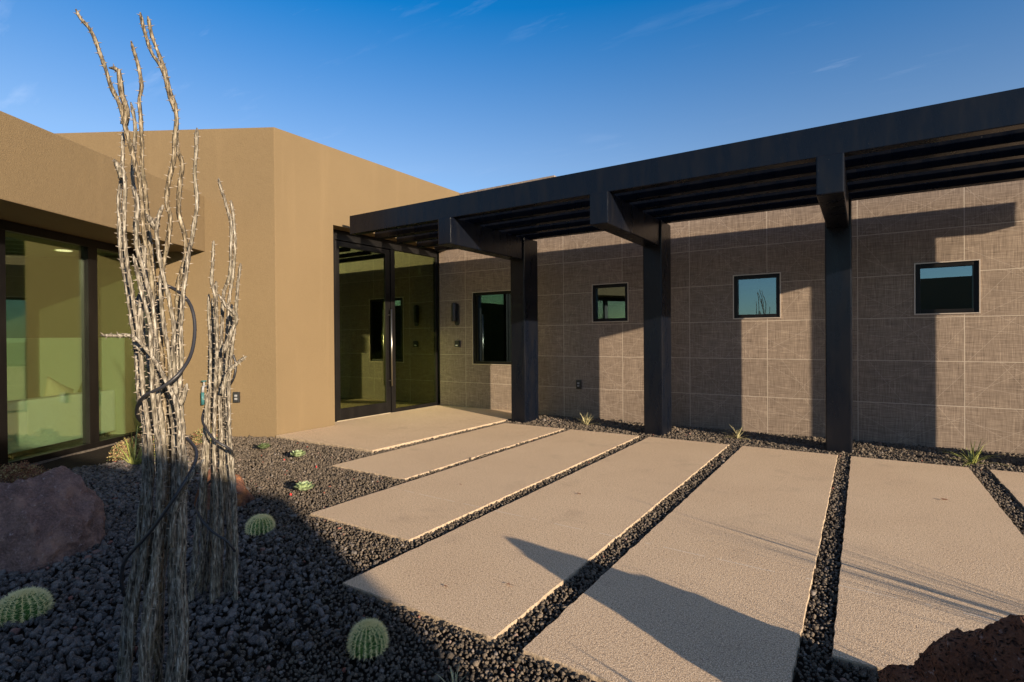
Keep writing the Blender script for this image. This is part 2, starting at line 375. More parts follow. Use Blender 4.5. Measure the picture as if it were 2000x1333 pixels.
def free(g, r):
    ok = np.ones(len(g), bool)
    for (x0, x1, y0, y1) in SL: ok &= ~((g[:, 0] > x0-r) & (g[:, 0] < x1+r) & (g[:, 1] > y0-r) & (g[:, 1] < y1+r))
    dA = (g[:, 0]-P0.x)*U.x+(g[:, 1]-P0.y)*U.y; ok &= ~((dA > -.01) & (g[:, 0] < -6.85))
    dW = (g[:, 0]-pbx)*A.x+(g[:, 1]-pby)*A.y; ok &= dW > .06
    return ok & (g[:, 1] < 8.29)
def mound(g): return .085*np.exp(-np.maximum((g[:, 0]-pbx)*A.x+(g[:, 1]-pby)*A.y, 0)/.35)
def coarse(g): # how much of the coarse rock lies here
    a = np.clip((2.75-g[:, 1]-.25*(g[:, 0]+4.0))/.9, 0, 1); b = np.clip((-1.9-g[:, 0])/.8, 0, 1); return a*b
def depth(g): return g[:, 0]*cw.x+g[:, 1]*cw.y
def inview(g):
    z = depth(g); x = g[:, 0]*cr.x+g[:, 1]*cr.y; return (z > .5) & (np.abs(x) < z*1.25+.8)
g = scatter(-9.2, 3.6, .3, 8.3, .0195); z = depth(g)
keep = inview(g) & free(g, .006) & (rng.random(len(g)) > coarse(g)*1.15) & (rng.random(len(g)) < np.clip((4.2/np.maximum(z, 1))**1.1, .3, 1))
g = g[keep]; z = depth(g)
S = (.0088+.0062*rng.random(len(g))**2)*np.clip((z/4.2)**.6, 1, 1.7)
S = np.where(rng.random(len(g)) < .06, S*1.55, S)
P = np.column_stack([g, GND+.022+.012*rng.random(len(g))+mound(g)])
wallstrip = (g[:, 1] > 7.2); S[wallstrip] *= 1.25
rock_field("fine_lava_gravel", P, S, 1, M_LAVA, "small dark lava gravel in the joints and around the slabs")
g = scatter(-7.0, -1.2, .35, 3.2, .0275)
g = g[inview(g) & free(g, .02) & (rng.random(len(g)) < coarse(g)*1.2)]
S = .0105+.018*rng.random(len(g))**2.1
P = np.column_stack([g, GND+.02+.018*rng.random(len(g))+mound(g)])
rock_field("coarse_lava_gravel", P, S, 2, M_LAVA_C, "larger grey black lava rocks at lower left around the ocotillos")

# ------------------------------------------------------------------ the house
house = thing("desert_house", (-8.5, 7.0, 0), "tan stucco house with dark tiled entry wall and green glass", "house")
def wall_holes(bm, x0, x1, z0, z1, y0, y1, holes):
    """wall in the XZ plane, front at y0, back at y1, rectangular holes cut right through"""
    xs = sorted({x0, x1, *[h[0] for h in holes], *[h[1] for h in holes]}); zs = sorted({z0, z1, *[h[2] for h in holes], *[h[3] for h in holes]})
    hole = lambda x, z: any(h[0] < x < h[1] and h[2] < z < h[3] for h in holes)
    solid = lambda i, k: 0 <= i < len(xs)-1 and 0 <= k < len(zs)-1 and not hole((xs[i]+xs[i+1])/2, (zs[k]+zs[k+1])/2)
    Q = lambda *p: bm.faces.new([bm.verts.new(q) for q in p])
    for i in range(len(xs)-1):
        for k in range(len(zs)-1):
            if not solid(i, k): continue
            a, b_, c, d = xs[i], xs[i+1], zs[k], zs[k+1]
            Q((a, y0, c), (b_, y0, c), (b_, y0, d), (a, y0, d)); Q((b_, y1, c), (a, y1, c), (a, y1, d), (b_, y1, d))
            if not solid(i-1, k): Q((a, y1, c), (a, y0, c), (a, y0, d), (a, y1, d))
            if not solid(i+1, k): Q((b_, y0, c), (b_, y1, c), (b_, y1, d), (b_, y0, d))
            if not solid(i, k-1): Q((a, y1, c), (b_, y1, c), (b_, y0, c), (a, y0, c))
            if not solid(i, k+1): Q((a, y0, d), (b_, y0, d), (b_, y1, d), (a, y1, d))
    bmesh.ops.remove_doubles(bm, verts=bm.verts, dist=1e-5)
WIN = [(-6.27, -5.27, .86, 2.22), (-3.77, -3.16, 1.61, 2.22), (-1.555, -.955, 1.61, 2.22), (.55, 1.15, 1.61, 2.22)]
bm = BM(); wall_holes(bm, -7.11, 6.5, -.12, 3.86, 8.30, 8.55, WIN); obj("tiled_wall", bm, M_TILE, house)["label"] = "dark woven-look tile wall behind the pergola"
obj("tiled_parapet", B1(-6.9, -4.70, 8.70, 10.2, 3.5, 4.31, bev=.004), M_TILE, house)
# stucco mass: facet A + facet B in one rounded polygon
def prism(bm, poly, z0, z1, bev=0.):
    t = bmesh.new(); vs = [t.verts.new((x, y, z0)) for x, y in poly]; f = t.faces.new(vs)
    r = bmesh.ops.extrude_face_region(t, geom=[f]); bmesh.ops.translate(t, verts=[v for v in r['geom'] if isinstance(v, bmesh.types.BMVert)], vec=(0, 0, z1-z0))
    bmesh.ops.recalc_face_normals(t, faces=t.faces)
    if bev: bmesh.ops.bevel(t, geom=[e for e in t.edges if e.calc_face_angle(0) > .3], offset=bev, segments=4, affect='EDGES', profile=.5)
    me = bpy.data.meshes.new("t"); t.to_mesh(me); t.free(); bm.from_mesh(me); bpy.data.meshes.remove(me)
bm = BM(); pa = P0-A*8; pi = P0-A*8+U*.3; pc = P0+U*.35
prism(bm, [(pa.x, pa.y), (P0.x, P0.y), (-6.9, 8.72), (-7.25, 8.72), (-7.25, 4.75), (pi.x, pi.y)], -.12, 4.33, .012); sw = obj("stucco_wall", bm, M_STUCCO, house)
cut = obj("cutter", B1(-7.4, -6.7, 5.55, 8.9, -.5, 3.13), M_STUCCO); md = sw.modifiers.new("cut", 'BOOLEAN'); md.operation = 'DIFFERENCE'; md.solver = 'EXACT'; md.object = cut
bpy.context.view_layer.update(); dg = bpy.context.evaluated_depsgraph_get(); me2 = bpy.data.meshes.new_from_object(sw.evaluated_get(dg)); sw.modifiers.clear(); sw.data = me2; bpy.data.objects.remove(cut)
obj("stone_sill_ledge", B1(-7.0, -6.905, 8.0, 8.29, 3.10, 3.129), M_STUCCO, house)
bm = BM(); prism(bm, [(-7.26, 4.8), (-7.26, 8.7), (-13, 8.7), (-13, 1.6)], 3.95, 4.1); obj("main_roof", bm, M_STUCCO, house)
# overhang fascia box of the left wing
bm = BM(); q = PB-U*7.5; obox(bm, (q.x, q.y, 2.60), U*7.5, -A*5.6, .78, bev=.012); obj("roof_overhang", bm, M_STUCCO, house)
# foyer behind the entrance glass
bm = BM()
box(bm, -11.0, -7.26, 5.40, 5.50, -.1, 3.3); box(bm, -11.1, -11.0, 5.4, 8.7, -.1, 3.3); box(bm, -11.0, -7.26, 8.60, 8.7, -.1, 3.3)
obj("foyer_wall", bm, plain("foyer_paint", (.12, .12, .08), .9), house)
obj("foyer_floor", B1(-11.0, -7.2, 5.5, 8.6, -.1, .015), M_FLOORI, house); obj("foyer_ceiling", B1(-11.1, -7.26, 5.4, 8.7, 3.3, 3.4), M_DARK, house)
# rooms behind the small windows
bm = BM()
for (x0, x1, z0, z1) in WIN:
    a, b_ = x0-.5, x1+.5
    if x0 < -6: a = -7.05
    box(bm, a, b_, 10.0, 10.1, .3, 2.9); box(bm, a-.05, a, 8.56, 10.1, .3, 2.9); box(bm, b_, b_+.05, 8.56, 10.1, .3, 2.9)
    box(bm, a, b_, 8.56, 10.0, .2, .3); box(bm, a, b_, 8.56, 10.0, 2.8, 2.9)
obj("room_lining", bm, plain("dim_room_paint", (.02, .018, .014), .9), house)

# small windows in the tile wall
def small_window(k, x0, x1, z0, z1, fr=.05):
    w = BM(); t_ = .012; y = 8.287
    box(w, x0-t_, x0, y, 8.36, z0-t_, z1+t_); box(w, x1, x1+t_, y, 8.36, z0-t_, z1+t_); box(w, x0, x1, y, 8.36, z0-t_, z0); box(w, x0, x1, y, 8.36, z1, z1+t_)
    win = obj("window", w, M_TRIM, house)
    f = BM(); y0, y1 = 8.305, 8.40
    box(f, x0+.001, x0+fr, y0, y1, z0+.001, z1-.001, .003); box(f, x1-fr, x1-.001, y0, y1, z0+.001, z1-.001, .003)
    box(f, x0+fr, x1-fr, y0, y1, z0+.001, z0+fr, .003); box(f, x0+fr, x1-fr, y0, y1, z1-fr, z1-.001, .003)
    if k == 0: box(f, x0+fr, x0+fr+.05, y0+.02, y1, z0+fr, z1-fr, .003)
    obj("frame", f, M_FRAME, win)
    obj("pane", B1(x0+fr-.004, x1-fr+.004, 8.35, 8.362, z0+fr-.004, z1-fr+.004), M_GL_SMALL, win)
for k, wd in enumerate(WIN): small_window(k, *wd)

# entrance door and sidelight (plane X = -7.15)
XD = -7.15
fr = BM()
box(fr, XD-.10, XD-.005, 5.551, 8.299, 2.97, 3.129, .004); box(fr, XD-.1, XD-.005, 5.551, 5.80, .012, 2.97, .004)
box(fr, XD-.1, XD-.005, 7.02, 7.12, .012, 2.97, .004); box(fr, XD-.1, XD-.005, 8.25, 8.299, .012, 2.97, .004); box(fr, XD-.1, XD-.005, 7.12, 8.25, .012, .075, .004)
fo = obj("entrance_frame", fr, M_FRAME, house)
obj("sidelight_pane", B1(XD-.05, XD-.038, 7.115, 8.255, .07, 2.975), M_GL_DOOR, fo)
d = BM(); xa, xb = XD-.075, XD-.02
box(d, xa, xb, 5.81, 5.885, .02, 2.96, .004); box(d, xa, xb, 6.90, 7.01, .02, 2.96, .004); box(d, xa, xb, 5.885, 6.90, .02, .21, .004); box(d, xa, xb, 5.885, 6.90, 2.87, 2.96, .004)
dr = obj("entrance_door", d, M_FRAME, house)
obj("door_pane", B1(XD-.052, XD-.04, 5.88, 6.905, .205, 2.875), M_GL_DOOR, dr)
h_ = BM()
for xx in (XD+.055, XD-.15):
    tube(h_, [(xx, 6.965, .50), (xx, 6.965, 1.88)], .016, 12)
    for zz in (.6, 1.78): tube(h_, [(xx, 6.965, zz), (XD-.03, 6.965, zz)], .009, 8)
obj("door_handle", h_, M_STEEL, dr)

# left wing: glazed wall
PW = PB-A*.8
def wp(t, d, z): return PW+U*t+A*d+V((0, 0, z))
f = BM()
def wbox(bm, t0, t1, d0, d1, z0, z1, bev=0.): obox(bm, wp(t0, d0, z0), U*(t1-t0), A*(d1-d0), z1-z0, bev)
wbox(f, -5.2, -.002, -.07, .03, .035, .10, .004); wbox(f, -5.2, -.002, -.07, .03, 2.50, 2.598, .004)
wbox(f, -1.095, -.955, -.068, .028, .10, 2.50, .004); wbox(f, -2.26, -2.11, -.068, .028, .10, 2.50, .004); wbox(f, -3.4, -3.28, -.068, .028, .10, 2.5, .004); wbox(f, -.06, -.003, -.068, .028, .10, 2.5, .004)
wbox(f, -5.2, -5.13, -.068, .028, .10, 2.5, .004)
ww = obj("wing_window", f, M_FRAME, house)
for t0, t1 in ((-5.13, -3.4), (-3.28, -2.26), (-2.11, -1.095), (-.955, -.06)):
    g_ = BM(); wbox(g_, t0-.004, t1+.004, -.03, -.018, .096, 2.504); obj("pane", g_, M_GL_WING, ww)
c_ = BM(); wbox(c_, -5.3, -.002, -.12, .045, -.1, .034); obj("window_curb", c_, plain("weathered_sill_metal", (.10, .085, .07), .6, .4, var=.4, vscale=30), house)
# the room behind it
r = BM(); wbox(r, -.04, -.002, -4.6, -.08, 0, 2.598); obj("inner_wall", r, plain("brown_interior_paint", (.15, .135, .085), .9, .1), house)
r = BM(); wbox(r, -.055, -.041, -2.3, -.36, .03, 1.40); obj("painted_sun_patch", r, plain("sun_patch_paint", (.50, .54, .40), .9, .1), house)  # patch of sun on the inner wall, painted as a paler lower panel
r = BM(); wbox(r, -5.3, -.04, -4.7, -4.6, 0, 2.598); wbox(r, -5.4, -5.3, -4.7, -.08, 0, 2.598); wbox(r, -2.6, -2.3, -4.6, -3.0, 0, 2.598); obj("back_wall", r, M_PAINT, house)
r = BM(); wbox(r, -2.3, -.04, -3.1, -3.0, 2.1, 2.598); wbox(r, -1.25, -.04, -3.1, -3.0, 0, 2.1); obj("partition", r, M_PAINT, house)
r = BM(); wbox(r, -5.3, -.04, -4.6, -.121, -.09, .03); obj("room_floor", r, M_FLOORI, house)
r = BM(); wbox(r, -5.3, -.04, -4.6, -.075, 2.56, 2.598); obj("room_ceiling", r, M_CEIL, house)
r = BM(); wbox(r, -2.2, -1.6, -4.59, -4.5, .03, 2.15, .01); obj("inner_door", r, M_WOOD, house)

# sofa just inside the glass
so = thing("sofa", wp(-.9, -.65, .03), "pale woven sofa seen from behind through the large window", "sofa")
s_ = BM(); wbox(s_, -1.72, -.14, -.62, -.42, .09, .67, .03); obj("backrest", s_, M_SOFA, so, smooth=False)
s_ = BM(); wbox(s_, -1.60, -.26, -1.35, -.63, .12, .42, .03); obj("seat", s_, M_SOFA, so)
for a_, b_ in ((-1.74, -1.61), (-.25, -.12)):
    s_ = BM(); wbox(s_, a_, b_, -1.38, -.63, .09, .58, .03); obj("armrest", s_, M_SOFA, so)
for a_ in (-1.66, -.26):
    for dd in (-1.3, -.5):
        s_ = BM(); wbox(s_, a_, a_+.05, dd, dd+.05, .03, .089); obj("leg", s_, M_WOOD, so)
def cushion(t, d, z, sz, tilt, label, mat):
    c_ = BM(); bmesh.ops.create_cube(c_, size=1); bmesh.ops.subdivide_edges(c_, edges=list(c_.edges), cuts=8, use_grid_fill=True)
    for v in c_.verts:
        x, y, zz = v.co*2; e = max(0, (1-abs(x)**3)*(1-abs(zz)**3)); v.co = V((x*sz/2*(1-.06*(1-zz*zz)), y*(.012+.075*e), zz*sz/2*(1-.06*(1-x*x))))
    M = Matrix.Translation(wp(t, d, z)) @ Matrix((( U.x, A.x, 0, 0), (U.y, A.y, 0, 0), (0, 0, 1, 0), (0, 0, 0, 1))) @ Matrix.Rotation(tilt, 4, 'Y') @ Matrix.Rotation(.25, 4, 'X')
    c_.transform(M); tag(obj("cushion", c_, mat, smooth=True), label, "cushion")
cushion(-.72, -.72, .62, .42, .5, "cream cushion poking over the left half of the sofa", M_CUSH)
cushion(-.22, -.75, .58, .40, .8, "olive cushion leaning at the right end of the sofa", plain("olive_cushion_fabric", (.22, .24, .08), .95, .1))
dl = BM(); tube(dl, [wp(-.52, -.80, 2.552), wp(-.52, -.80, 2.559)], .085, 24); o = obj("ceiling_light", dl, M_GLOW); tag(o, "round lit downlight in the ceiling behind the large window", "ceiling light")
lt = BM(); obox(lt, wp(-2.0, -2.99, 1.12), U*.08, A*.008, .12, .002); tag(obj("light_switch", lt, M_WHITE), "white wall switch inside the room behind the sofa", "light switch")

# ------------------------------------------------------------------ pergola
perg = thing("pergola", (-1.7, 6.7, 0), "long black steel pergola on square posts along the tile wall", "pergola")
PX = [-4.655, -2.44, -.235, 1.97]
p_ = BM(); box(p_, -.133, .133, 7.345, 7.775, -.12, 2.955, .014)
post0 = obj("post", p_, M_BLACK, None, loc=(0, 0, 0))
b0 = BM(); box(b0, -.108, .108, 5.54, 7.344, 2.60, 2.953, .012)
out0 = obj("outrigger", b0, M_BLACK, None, loc=(0, 0, 0))
pl_ = BM(); box(pl_, -.15, .15, 7.33, 7.79, -.12, -.02)
for i, x in enumerate(PX):
    for src in (post0, out0):
        o = src if i == 0 else src.copy()
        if i: COL.objects.link(o)
        o.parent = perg; o.location = V((x, 0, 0))-V(perg.location)
pl_.free()
b_ = BM(); box(b_, -6.58, 3.15, 5.60, 5.73, 2.956, 3.236, .008); obj("fascia_beam", b_, M_BLACK, perg)
for y in (6.09, 6.57, 7.06, 7.53):
    b_ = BM(); box(b_, -6.56, 3.15, y, y+.115, 2.956, 3.232, .008); obj("slat_beam", b_, M_BLACK, perg)

# ------------------------------------------------------------------ wall fittings
def capsule_light():
    t = thing("wall_light", (-6.67, 8.3, 1.62), "black capsule wall light between the glass door and first window", "wall light")
    b_ = BM(); tube(b_, [(-6.655, 8.299, 1.60), (-6.655, 8.285, 1.60)], .001, 4, caps=False); b_.free()
    def cap(bm, x, y0, y1, z0, z1, r):
        pts = [(x+r*math.cos(a), z1-r+r*math.sin(a)) for a in np.linspace(0, math.pi, 13)]+[(x+r*math.cos(a), z0+r+r*math.sin(a)) for a in np.linspace(math.pi, 2*math.pi, 13)]
        f0 = [bm.verts.new((a, y0, z)) for a, z in pts]; f1 = [bm.verts.new((a, y1, z)) for a, z in pts]; bm.faces.new(f0); bm.faces.new(f1[::-1])
        for i in range(len(pts)): bm.faces.new((f0[i], f1[i], f1[(i+1) % len(pts)], f0[(i+1) % len(pts)]))
        bmesh.ops.recalc_face_normals(bm, faces=bm.faces)
    b_ = BM(); cap(b_, -6.655, 8.28, 8.299, 1.60, 2.03, .055); obj("back_plate", b_, M_PLASTIC, t)
    b_ = BM(); tube(b_, [(-6.69, 8.235, 1.68), (-6.69, 8.235, 1.70), (-6.69, 8.235, 2.0), (-6.69, 8.235, 2.03), (-6.69, 8.235, 2.045)], [.045, .05, .05, .042, .02], 20); obj("lamp_body", b_, M_PLASTIC, t)
capsule_light()
t = thing("doorbell", (-6.63, 8.3, 1.18), "small square black doorbell on the tile wall under the wall light", "doorbell")
obj("housing", B1(-6.70, -6.58, 8.262, 8.299, 1.18, 1.305, bev=.005), M_PLASTIC, t); obj("button", B1(-6.672, -6.622, 8.256, 8.2615, 1.20, 1.225), M_WHITE, t)
def outlet(P, ex, en, label):
    P, ex, en = V(P), V(ex), V(en); t = thing("outdoor_outlet", P, label, "outlet", "black outdoor outlets")
    b_ = BM(); obox(b_, P-ex*.045, ex*.09, en*.035, .15, .008); obj("cover", b_, M_PLASTIC, t)
    b_ = BM()
    for z in (.04, .085): obox(b_, P-ex*.02+en*.0352+V((0, 0, z)), ex*.04, en*.006, .028, .002)
    obj("socket", b_, M_PLASTIC2, t)
outlet((-4.03, 8.299, .48), (1, 0, 0), (0, -1, 0), "black outdoor outlet low on the tile wall between posts")
q = P0-A*.57; outlet((q.x+.0005, q.y-.0008, .47), A, -U, "black outdoor outlet low on the tan stucco wall")
q = P0-A*1.02-U*.002
t = thing("hose_valve", (q.x, q.y, .45), "blue green hose valve on the stucco wall behind the smaller ocotillo", "valve")
b_ = BM(); tube(b_, [q+V((0, 0, .70)), q-U*.07+V((0, 0, .70)), q-U*.08+V((0, 0, .62))], .018, 8); tube(b_, [q-U*.05+V((0, 0, .70)), q-U*.05+V((0, 0, .77))], .012, 8); obj("spigot", b_, M_PLASTIC2, t)
b_ = BM(); tube(b_, [q-U*.08+V((0, 0, .62)), q-U*.08+V((0, 0, .45))], .022, 10); M_TEAL = plain("teal_paint", (.03, .12, .13), .5); obj("valve_body", b_, M_TEAL, t); b_ = BM(); tube(b_, [q-U*.05+V((0, 0, .77)), q-U*.05+V((0, 0, .785))], .035, 10); obj("handwheel", b_, M_TEAL, t)

# ------------------------------------------------------------------ ocotillos
RT = V((cr.x, cr.y, 0)).normalized(); FW = V((cw.x, cw.y, 0)).normalized()
def resample(pts, step):
    """Catmull-Rom through pts, then even spacing"""
    P = [pts[0]+(pts[0]-pts[1])]+list(pts)+[pts[-1]+(pts[-1]-pts[-2])]; out = []
    for i in range(1, len(P)-2):
        for k in range(8):
            t = k/8; a, b_, c, d = P[i-1], P[i], P[i+1], P[i+2]
            out.append(.5*((2*b_)+(c-a)*t+(2*a-5*b_+4*c-d)*t*t+(3*b_-a-3*c+d)*t**3))
    out.append(pts[-1]); res = [out[0]]; acc = 0
    for a, b_ in zip(out, out[1:]):
        L = (b_-a).length; 
        if L < 1e-7: continue
        while acc+L >= step:
            a = a+(b_-a).normalized()*(step-acc); res.append(a); L = (b_-a).length; acc = 0
            if L < 1e-7: break
        acc += L
    return res
def cane(parent, pts, r0, r1, thorn, mats, seed):
    rd = random.Random(seed); pts = resample([V(p) for p in pts], .02)
    if len(pts) < 3: return
    n = len(pts); bm = BM()
    w = [V((noise.noise(V((i*.21, seed, 0))), noise.noise(V((i*.21, seed, 9))), 0))*.003 for i in range(n)]
    pts = [p+q for p, q in zip(pts, w)]
    rad = [(r0+(r1-r0)*i/n)*(1+.16*rd.uniform(-1, 1)) for i in range(n)]; rad[-1] *= .4
    tube(bm, pts, rad, 10, ridge=.13)
    tl = thorn; s = seed*1.7
    for i in range(1, n-1):
        for q in range(2):
            s += 2.399; d = (pts[i+1]-pts[i]).normalized(); a = d.orthogonal().normalized(); a.rotate(Matrix.Rotation(s, 3, d))
            base = pts[i]+(pts[i+1]-pts[i])*(q*.5)+a*rad[i]*.85; tip = base+a*tl*rd.uniform(.6, 1.25)+d*tl*rd.uniform(-.25, .5); e = d*.0024; c = a.cross(d)*.0022
            vs = [bm.verts.new(base+e), bm.verts.new(base-e+c), bm.verts.new(base-e-c), bm.verts.new(tip)]
            for f in ((0, 1, 3), (1, 2, 3), (2, 0, 3)): bm.faces.new([vs[k] for k in f]).material_index = 1
    return obj("cane", bm, mats, parent)
def ocotillo(D, x0, traces, left, right, n_in, base_y, mid_y, thick, thorn, label, seed):
    s_ = D/1055.14; root = FW*D+RT*((x0-1000)*s_)
    zz = lambda y: 1.35+(666-y)*s_
    base = V((root.x, root.y, GND)); t = thing("ocotillo", base, label, "ocotillo")
    def W(x, y, dep): q = (D+dep)/1055.14; return FW*(D+dep)+RT*((x-1000)*q)+V((0, 0, 1.35+(666-y)*q))
    rd = random.Random(seed)
    def env(tab, y):
        tab = sorted(tab, key=lambda q: q[1])
        if y <= tab[0][1]: return tab[0][0]
        for a, b_ in zip(tab, tab[1:]):
            if y <= b_[1]: return a[0]+(b_[0]-a[0])*(y-a[1])/(b_[1]-a[1])
        return tab[-1][0]
    k = 0
    def bundle(u, dep, ytop):
        """points from the ground up to ytop at relative place u in the clump"""
        pts = []; ph = rd.uniform(0, 6); y = base_y
        while y > ytop:
            l, r = env(left, y), env(right, y); wob = .035*math.sin(ph+y/90.)+.02*math.sin(ph*2+y/33.)
            half = (r-l)/2*s_; pts.append(W(l+(r-l)*min(1.02, max(-.02, u+wob)), y, dep*half*1.9+.01*math.sin(ph+y/60))); y -= 70
        return pts
    for tr in traces:          # tr: list of (x, y) from the tip down, ends where it joins the clump; dep: depth in the clump
        xy, dep = tr[0], tr[1]; full = tr[2] if len(tr) > 2 else True
        yj = xy[-1][1]; up = [W(x, y, dep*.13*(1+.35*(yj-y)/600.)) for x, y in reversed(xy)]
        if full:
            l, r = env(left, yj), env(right, yj); u = (xy[-1][0]-l)/(r-l)
            low = bundle(u, dep*.55, yj+40); P = low+up
        else: P = up
        tip = xy[0][1]
        cane(t, P, thick*1.12, thick*.55, thorn, [M_CANE if tip > mid_y*.25 else M_TIP, M_THORN], seed+k); k += 1
    for i in range(n_in):
        u = (i+.5)/n_in; ang = rd.uniform(-1, 1); u2 = .5+.5*math.sin((u-.5)*math.pi)*1.0
        edge = math.sqrt(max(0, 1-(2*u2-1)**2)); dep = ang*edge
        top = rd.uniform(mid_y-160, mid_y+150)
        P = bundle(u2, dep, top)
        if rd.random() < .3: P.append(P[-1]+RT*rd.uniform(-.04, .04)+V((0, 0, .03)))
        cane(t, P, thick*rd.uniform(.95, 1.2), thick*.7, thorn, [M_CANE, M_THORN], seed+50+i)
    return t, W
T1 = [
 ([(152, 10), (163, 35), (182, 58), (200, 100), (213, 138), (225, 175), (240, 207), (247, 240), (258, 280), (268, 320), (275, 350), (280, 400), (283, 450), (290, 500), (298, 560), (300, 640)], -.2),
 ([(216, 134), (227, 135), (236, 136), (238, 141), (240, 160), (243, 185), (252, 215), (247, 245)], -.2, False),
 ([(263, 82), (275, 130), (283, 170), (277, 200), (281, 260), (282, 330), (287, 370), (290, 420), (297, 490), (303, 560), (306, 650)], .5),
 ([(281, 26), (291, 70), (302, 105), (325, 140), (336, 190), (349, 225), (346, 270), (344, 310), (332, 360), (329, 400), (336, 430), (326, 490), (316, 560), (312, 640)], .1),
 ([(295, 32), (305, 78), (325, 130), (336, 172), (348, 215), (350, 290), (359, 325), (353, 380), (352, 420), (363, 460), (364, 500), (350, 560), (345, 620), (338, 680)], .45),
 ([(390, 243), (387, 300), (384, 350), (388, 400), (380, 450), (370, 500), (361, 560), (354, 620), (348, 680)], -.1),
 ([(245, 255), (243, 320), (236, 385), (236, 440), (238, 500), (249, 560), (257, 620), (266, 690)], .2),
 ([(241, 320), (248, 360), (245, 420), (248, 500), (262, 590), (272, 660)], -.5),
 ([(259, 193), (268, 240), (267, 290), (262, 345), (270, 400), (266, 445), (276, 490), (290, 560), (296, 640)], .7),
 ([(226, 311), (236, 330), (244, 350)], .0, False),
 ([(262, 362), (271, 392), (270, 440), (269, 480), (284, 540), (299, 600), (305, 680)], -.8),
 ([(325, 393), (308, 440), (310, 480), (316, 520), (330, 580), (340, 640)], -.4),
 ([(285, 415), (297, 432), (308, 445)], -.4, False),
 ([(193, 655), (230, 656), (261, 658), (290, 690), (312, 722), (330, 760), (345, 800)], -1.0),
 ([(258, 488), (268, 520), (277, 570), (290, 620), (303, 690)], -.9),
 ([(315, 532), (314, 580), (321, 640), (330, 700)], -.6),
 ([(272, 575), (279, 620), (283, 680), (296, 740)], .8),
 ([(300, 540), (300, 600), (305, 700)], .9),
 ([(253, 675), (262, 668), (270, 678), (284, 690)], -.6, False),
 ([(365, 748), (358, 775), (350, 790)], -.2, False),
 ([(400, 893), (375, 925), (350, 965), (335, 1010), (330, 1070)], -.9, False),
]
L1 = [(215, 1480), (225, 1333), (240, 1200), (262, 1080), (275, 1000), (278, 900), (276, 820), (268, 740), (264, 700), (262, 640), (268, 560)]
R1 = [(348, 1480), (352, 1333), (356, 1200), (352, 1100), (362, 950), (356, 850), (352, 780), (352, 700), (354, 640), (350, 560)]
oc1, W1 = ocotillo(2.0, 285, T1, L1, R1, 6, 1400, 640, .0104, .012, "tallest ocotillo, a thick bundle of thorny grey canes wrapped in black hose", 11)
T2 = [
 ([(430, 348), (437, 378), (446, 408), (454, 440), (453, 490), (450, 540), (438, 575), (434, 640), (430, 700)], .1),
 ([(454, 392), (459, 430), (461, 480), (456, 540), (448, 590), (443, 660), (436, 740)], .5),
 ([(420, 465), (417, 510), (415, 550), (422, 590), (424, 660)], -.5),
 ([(472, 510), (467, 550), (462, 600), (456, 660), (447, 740)], -.1),
 ([(409, 573), (408, 620), (411, 690)], .3), ([(415, 580), (416, 640), (418, 700)], .6),
 ([(423, 570), (442, 598), (462, 620), (452, 650), (436, 690)], -.8, False),
 ([(485, 695), (463, 712), (443, 733), (432, 770)], -.5, False),
 ([(454, 595), (450, 650), (440, 720)], .8),
 ([(386, 1108), (378, 1125), (376, 1140)], -.6, False),
]
L2 = [(366, 1180), (380, 1080), (386, 1000), (393, 900), (402, 760), (405, 640), (408, 575)]
R2 = [(452, 1180), (455, 1080), (453, 960), (446, 850), (441, 760), (446, 690), (452, 600)]
oc2, W2 = ocotillo(2.84, 412, T2, L2, R2, 6, 1180, 690, .0115, .013, "shorter ocotillo bundle standing behind the tall one near the stucco wall", 140)

def hose(name, W, pts, r, label):
    P = resample([W(x, y, d) for x, y, d in pts], .03); bm = BM(); tube(bm, P, r, 8); tag(obj(name, bm, M_HOSE, smooth=True), label, "hose", "black irrigation hoses round the ocotillos")
hose("irrigation_hose", W1, [(237, 1165, -.13), (232, 1135, -.15), (240, 1095, -.16), (285, 1045, -.17), (330, 985, -.16), (366, 930, -.12), (381, 895, -.03), (376, 872, .06), (350, 850, .12), (300, 835, .13), (272, 822, .08), (266, 800, -.02), (280, 775, -.12), (320, 755, -.14), (352, 728, -.12), (374, 690, -.05), (381, 640, 0), (374, 600, .02), (355, 575, .05), (325, 558, .09), (295, 555, .09), (274, 575, .06), (267, 600, .02)], .0062, "thick black hose spiralling round the taller ocotillo")
hose("irrigation_hose", W2, [(455, 1080, -.12), (440, 1060, -.14), (410, 1040, -.15), (386, 1010, -.12), (381, 985, 0), (400, 950, .12), (440, 915, .12), (452, 892, -.02), (445, 878, -.12), (418, 862, -.14), (400, 838, -.1), (394, 815, 0), (410, 780, .1), (440, 762, .08), (455, 742, 0), (460, 715, 0), (452, 690, 0), (436, 678, .05)], .0062, "black hose looping round the shorter ocotillo")

